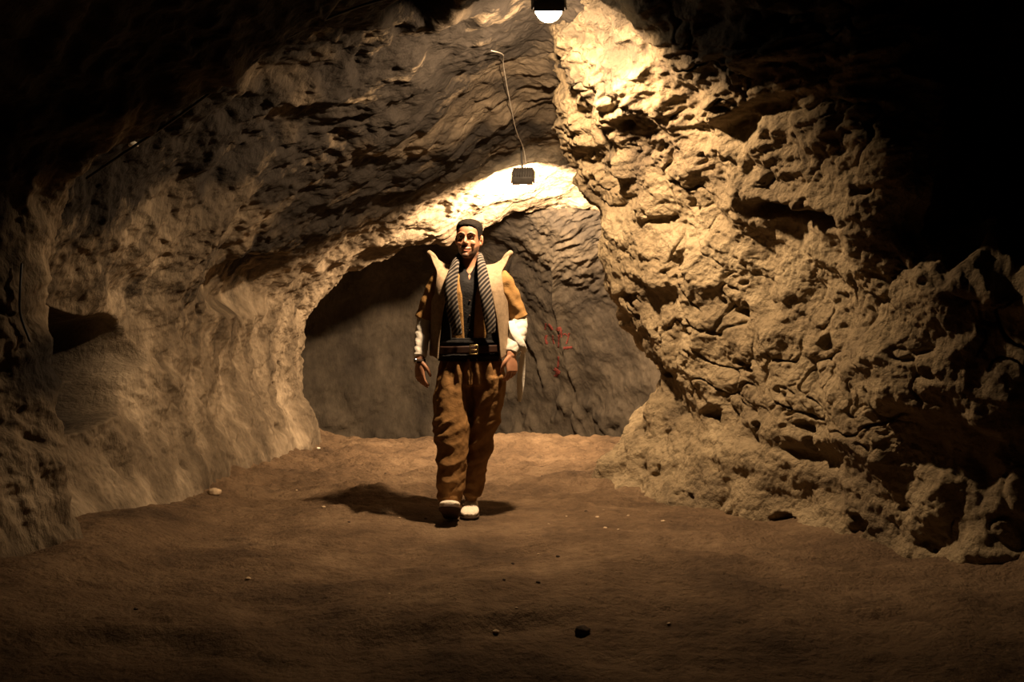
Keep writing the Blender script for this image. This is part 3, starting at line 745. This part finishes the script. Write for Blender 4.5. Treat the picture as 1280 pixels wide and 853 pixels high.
for sx in (-1, 1):
    def lowf(u, v, sx=sx):
        z = Z0+(Z1-Z0)*v; x = inn(z, sx)+(OUT0-inn(z, sx))*u
        fl = .010*(1-v)**2
        return (sx*(x+fl*u), front_y(x, z)-.004*math.sin(v*9+sx)*(1-u), z-.018*(1-v)*(1-u))
    def side(u, v, sx=sx):
        z = Z0+(Z1-Z0)*v; y0 = front_y(OUT0, z); y1 = back_y(OUT0, z); y = y0+(y1-y0)*u
        return (sx*(OUT0+(VA-OUT0)*math.sin(u*PI)+.010*(1-v)**2), y, z-.06*(v**6)*math.sin(u*PI))
    outer = lambda v: np.interp(v, [0, .3, .45, .55, .63, .71, .86, 1.0], [.198, .190, .187, .194, .205, .215, .229, .240])
    ztop = lambda u: 1.482+.02*u+.062*max(0, u-.35)**1.5/.524
    def up_z(u, v): return Z1+v*(ztop(u)-Z1)
    def upf(u, v, sx=sx):
        z = up_z(u, v); xi = inn(z, sx); x = xi+(outer(v)-xi)*u
        y = front_y(min(x, .20), z); yt = .012
        return (sx*x, y+(yt-y)*v**2.2, z)
    def upb(u, v, sx=sx):
        z = up_z(u, v); xi = inn(z, sx); x = xi+(outer(v)-xi)*u
        y = back_y(min(x, .20), z); yt = .012
        return (sx*x, y+(yt-y)*v**2.2, z)
    u1 = np.linspace(0, 1, 14); vv1 = np.linspace(0, 1, 30)
    patch(lowf, u1, vv1); patch(side, np.linspace(0, 1, 12), vv1); patch(upf, u1, vv1); patch(upb, u1, vv1)
    def lowb(u, v, sx=sx):
        z = Z0+(Z1-Z0)*v; x = OUT0*u; return (sx*(x+.010*(1-v)**2*u), back_y(x, z), z)
    def midb(u, v, sx=sx):
        z = up_z(0, v); x = inn(z, sx)*u; y = back_y(x, z); xi = inn(z, sx); yb = back_y(xi, z); yt = yb+(.012-yb)*v**2.2
        return (sx*x, yt+(y-yb), z)
    patch(lowb, np.linspace(0, 1, 14), vv1); patch(midb, np.linspace(0, 1, 8), np.linspace(0, .96, 24))
vest = mesh_np('waistcoat', np.array(V), np.array(quads), M_FELT, man)
rebuild(vest, [('WELD', dict(merge_threshold=.0025)), ('SOLIDIFY', dict(thickness=.013, offset=0)), ('SUBSURF', dict(levels=1))])
for sx in (-1, 1):                                       # thick rolled edge on each shoulder point
    pts = [(sx*.198, .012, 1.512), (sx*.219, .012, 1.534), (sx*.238, .012, 1.554)]
    mesh_np('shoulder_point', *tube(pts, [(.014, .014), (.019, .017), (.016, .015)], n=16, steps=10), M_FELT, vest)

# ---- striped scarf
sp = np.array([(-.062, -.158, 1.075), (-.075, -.166, 1.14), (-.092, -.172, 1.23), (-.102, -.168, 1.32), (-.096, -.148, 1.40), (-.084, -.108, 1.465), (-.078, -.045, 1.51),
               (-.062, .045, 1.535), (-.004, .082, 1.54), (.056, .045, 1.535), (.066, -.04, 1.515), (.074, -.100, 1.47), (.084, -.142, 1.40), (.096, -.166, 1.32), (.110, -.170, 1.23), (.122, -.166, 1.15), (.126, -.160, 1.085)])
upv = np.stack([sp[:, 0]*.9, sp[:, 1]-.02, 0*sp[:, 2]+.02], -1); upv /= np.linalg.norm(upv, axis=1, keepdims=True)
upv[:5] = (-.2, -1, .05); upv[-5:] = (.2, -1, .05)
rd = [(.026, .008), (.032, .010), (.036, .011), (.037, .012), (.035, .013), (.031, .015), (.028, .016), (.026, .017), (.026, .017), (.026, .017), (.027, .016), (.029, .015), (.033, .013), (.036, .012), (.036, .011), (.033, .010), (.026, .008)]
V, Fs, UV = tube(sp, rd, up=upv, n=28, steps=150, cap=.3, want_uv=True)
q = fbm(np.stack([V[:, 0]*40, V[:, 1]*20, V[:, 2]*7], -1), 2)
V = V+(unit([0, -1, 0])[None, :]*(.006*q)[:, None])
mesh_np('scarf', V, Fs, M_SCARF, man, uv=UV)

# ---- white arm wraps, one with a loose tail
def wrap(pts, rr, seed):
    o = mesh_np('arm_wrap', *tube(pts, rr, n=30, steps=30, cap=.15), M_WHITE, man)
    rebuild(o, [('SUBSURF', dict(levels=1))])
    V = coords(o); NV = normals(o); ph = V[:, 2]*62+V[:, 0]*26*seed+V[:, 1]*20
    set_co(o, V+NV*(.0022*np.abs(np.sin(ph+2*noise(V*9)))+.005*fbm(V*11+seed, 2))[:, None])
    return o
wrap([(-.266, .027, 1.180), (-.275, .002, 1.09), (-.282, -.036, 1.01), (-.287, -.066, .950)], [.043, .045, .040, .034], 1)
aw = wrap([(.283, .034, 1.185), (.282, .008, 1.10), (.268, -.028, 1.035), (.247, -.066, .970)], [.049, .055, .052, .035], -1)
mesh_np('loose_fold', *tube([(.245, -.035, 1.15), (.262, -.066, 1.09), (.300, -.070, 1.02), (.318, -.04, .985), (.308, .0, .965)], [(.020, .006), (.026, .008), (.024, .012), (.018, .010), (.008, .005)], up=(.4, -1, 0), n=18, steps=24), M_WHITE, aw)
tl = np.array([(.312, .02, .98), (.306, .03, .90), (.300, .035, .82), (.296, .035, .75), (.290, .03, .68)])
mesh_np('tail', *tube(tl, [(.014, .003), (.022, .0025), (.026, .0025), (.022, .0025), (.010, .002)], up=(.5, -1, 0), n=14, steps=26), M_WHITE, aw)

# ---- wristwatch
wv = np.array((-.287, -.076, .924))
ws = mesh_np('wristwatch', *tube([wv+(0, 0, .010), wv-(0, 0, .010)], [.0345, .0345], n=28, cap=.1), M_SOLE, man)
mesh_np('watch_case', *ball(wv+np.array((-.022, -.024, 0)), (.013, .013, .017), 14, 8), M_STEEL, ws)

# ================================================================== FLOODLIGHTS, CABLES, STONES, PAINT
M_CASE = simple('grey_lamp_case', (.06, .055, .05), .5, .4, noise_scale=20)
M_BULB1 = simple('lit_bulb', (1, 1, 1), emit=(1, .78, .50), est=30)
M_BULB2 = simple('lit_bulb_deep', (1, 1, 1), emit=(1, .78, .50), est=60)
M_CABW = simple('white_cable', (.34, .31, .27), .5, .3, noise_scale=9, var=.3)
M_CABB = simple('black_cable', (.015, .014, .013), .5, .3, noise_scale=9)
M_STONE = simple('pale_stone', (.45, .34, .22), .9, .15, noise_scale=25, var=.3, bump=.6, bscale=40)
M_DARKST = simple('dark_stone', (.06, .042, .03), .9, .15, noise_scale=25, var=.3, bump=.6, bscale=40)
M_CHIP = simple('white_chip', (.75, .70, .60), .8, .2, noise_scale=25, var=.1)
M_RED = simple('faded_red_paint', (.13, .030, .024), .85, .15, noise_scale=24, var=.5)

def thing(name, loc, label, cat, group=None):
    o = bpy.data.objects.new(name, None); COL.objects.link(o); o.location = loc; o.empty_display_size = .1
    return tag(o, label, cat, group)
T_CE, T_WL, T_WB, T_FL = bvh(ce), bvh(wl), bvh(wb), bvh(fl)

def floodlight(loc, aim, label, bulb_mat, r, scale=1.0):
    t = thing('floodlight', loc, label, 'lamp')
    z = Vector(aim).normalized(); q = z.to_track_quat('-Z', 'Y').to_matrix(); R = np.array(q)
    def tr(m): return (m[0]@R.T*scale, m[1])
    mesh_np('bulb', *ball((0, 0, 0), r, 12, 8), bulb_mat, t)
    # open trough of a case: back plate, four flaring sides, cooling fins behind
    pl = [boxm((0, 0, .075), (.15, .11, .014))]
    for s in (-1, 1):
        pl.append(boxm((s*.080, 0, .050), (.010, .12, .060), np.array(Matrix.Rotation(-s*.35, 3, 'Y'))))
        pl.append(boxm((0, s*.062, .050), (.16, .010, .060), np.array(Matrix.Rotation(s*.35, 3, 'X'))))
    mesh_np('case', *tr(join(*pl)), M_CASE, t)
    fn = [boxm((-.06+.02*k, 0, .092), (.005, .09, .024)) for k in range(7)]
    mesh_np('cooling_fins', *tr(join(*fn)), M_CASE, t)
    hit = T_CE.find_nearest(Vector(loc)+Vector((0, 0, .25)))[0]
    top = np.array(hit-Vector(loc)); b0 = np.array(tr((np.array([[-.085, 0, .06], [.085, 0, .06]]), None))[0])
    c0 = np.array(tr((np.array([[0, 0, .08]]), None))[0])[0]
    br = [tube([c0, c0*.5+top*.5, top], [.007]*3, n=8, steps=6), tube([b0[0], c0, b0[1]], [.005]*3, n=8, steps=8)]
    mesh_np('bracket', *join(*br), M_CASE, t)
    return t
floodlight(LAMP1, AIM1, 'near floodlight glowing at the top of the roof over the right wall', M_BULB1, .075)
floodlight(LAMP2, AIM2, 'far floodlight glaring in front of the low inner arch', M_BULB2, .05)

def cable(name, pts, r, tree, mat, label, inside, ends=None, group=None):
    P = []
    for p in pts:
        h, n_, i_, d_ = tree.find_nearest(Vector(p))
        n_ = (Vector(inside)-h).normalized()*.5+n_*(1 if n_.dot(Vector(inside)-h) > 0 else -1)
        P.append(np.array(h+n_.normalized()*(r+.016)))
    if ends is not None: P.append(np.array(ends))
    o = mesh_np(name, *tube(P, [r]*len(P), up=(.3, .3, 1), n=8, steps=len(P)*6), mat)
    return tag(o, label, 'cable', group)
cable('cable', [(-.05, 6.15, 2.76), (-.02, 6.4, 2.74), (.02, 6.7, 2.70), (.07, 7.1, 2.6), (.10, 7.5, 2.5), (.11, 7.8, 2.45)], .0035, T_CE, M_CABW,
      'thin pale grey cable running along the roof crest to the far floodlight', (.1, 7, 1.2), ends=LAMP2+Vector((.02, -.09, .12)))
ck = [(-.42, 5.0, 2.72), (-.60, 4.98, 2.62), (-.80, 4.96, 2.5), (-1.0, 4.94, 2.42), (-1.2, 4.92, 2.33), (-1.4, 4.9, 2.22), (-1.6, 4.86, 2.05), (-1.8, 4.82, 1.86), (-1.95, 4.78, 1.7)]
cable('cable', ck, .007, T_CE, M_CABB, 'black cable strung across the sooty roof on the left', (0, 5, 1.2))
cable('cable', [(-2.20, 4.52, 1.42), (-2.22, 4.53, 1.30), (-2.22, 4.53, 1.18), (-2.20, 4.54, 1.06)], .006, T_WL, M_CABB, 'short black cable hanging down the near rib of the left wall', (0, 4.6, 1.2))

def stone(loc, r, mat, seed, flat=.6):
    V, Fs = ball((0, 0, 0), 1, 12, 8)
    d_ = 1+.35*fbm(V*1.1+seed*3.7, 2)
    V = V*d_[:, None]*np.array((r, r*.8, r*flat))
    V[:, 2] = np.maximum(V[:, 2], -r*flat*.45)
    o = mesh_np('stone', V, Fs, mat); o.location = loc; return o
def on_floor(x, y, r, flat=.6):
    h = T_FL.ray_cast(Vector((x, y, 1)), Vector((0, 0, -1)))[0]
    return Vector((x, y, h.z+r*flat*.38))
for x, y, r, m, f, lab in ((-1.90, 6.35, .045, M_STONE, .7, 'pale lump of stone at the foot of the left wall'),
                           (.262, 3.66, .030, M_DARKST, .75, 'dark clod of earth lying in the shaded foreground'),
                           (-1.50, 8.6, .022, M_DARKST, .5, 'small dark stone near the left foot of the inner arch'),
                           (-1.70, 8.75, .018, M_CHIP, .6, 'tiny white chip at the left foot of the inner arch')):
    tag(stone(on_floor(x, y, r, f), r, m, x*10, f), lab, 'stone')
h, n_, _, _ = T_CE.find_nearest(Vector((-1.80, 5.25, 1.90)))
tag(stone(h, .030, M_CHIP, 5, .7), 'pale chip of stone stuck in the sooty slope of the left roof', 'stone')
rr_ = random.Random(3); first = None
for k in range(34):
    x, y = rr_.uniform(-1.5, .9), rr_.uniform(3.6, 7.4); r = rr_.uniform(.006, .014)
    if abs(x+.25) < .25 and abs(y-5.75) < .4: x += .6
    o = stone(on_floor(x, y, r), r, M_STONE if k % 3 else M_DARKST, k) if k < 6 else src[k % 6].copy()
    if k < 6:
        src = (src if k else [])+[o]
    else:
        COL.objects.link(o); o.location = on_floor(x, y, r); o.rotation_euler = (0, 0, rr_.uniform(0, 6))
    o.name = 'pebble'; 
    if k % 6 % 3: tag(o, 'tiny pale pebble lying loose on the trodden floor', 'pebble', 'pale pebbles on the floor')
    else: tag(o, 'tiny dark pebble lying loose on the trodden floor', 'pebble', 'dark pebbles on the floor')

# faded red paint on the chamber wall
def stroke(pts, wd):
    """pts (x, z) on the wall; a thin raised film that follows the rock"""
    P = np.array(pts, float); t = np.linspace(0, len(P)-1, max(6, len(P)*5)); Q_ = spline(P, t) if len(P) > 2 else P[0]+(P[1]-P[0])*t[:, None]
    T = np.gradient(Q_, axis=0); T /= np.linalg.norm(T, axis=1, keepdims=True)+1e-9; Nn = np.stack([-T[:, 1], T[:, 0]], -1)
    rows_ = []
    for i, (q_, n2) in enumerate(zip(Q_, Nn)):
        w_ = wd*(.35+.5*rr_.random())
        row = []
        for s in (-1, -.33, .33, 1):
            a = q_+n2*s*w_*.5
            h, nn, _, _ = T_WB.ray_cast(Vector((a[0], 8.6, a[1])), Vector((0, 1, 0)))
            row.append(np.array(h)+np.array((0, -.003, 0)))
        rows_.append(row)
    G = np.array(rows_)
    o = grid_obj('painted_stroke', G, M_RED, wb)
    rebuild(o, [('SOLIDIFY', dict(thickness=.002, offset=0))])
K = 10.35/1244
def wp(u, v): px = 660+u/7.75; py = 380+v/7.75; return ((px-640)*K, 1.16-(py-400)*K)
for pts, wd in (([(178, 190), (176, 255)], .028), ([(198, 205), (222, 222), (240, 256)], .050), ([(192, 310), (182, 350), (200, 402)], .040), ([(246, 312), (252, 350), (264, 398)], .026),
                ([(286, 262), (302, 236), (320, 260), (318, 330)], .045), ([(304, 300), (305, 430)], .024), ([(345, 432), (385, 428), (432, 424)], .042),
                ([(398, 285), (390, 340), (374, 392)], .026), ([(342, 300), (362, 292), (384, 312)], .022), ([(308, 520), (310, 580), (306, 640)], .030),
                ([(272, 655), (300, 668), (308, 690), (288, 738)], .062)):
    stroke([wp(*p) for p in pts], wd)
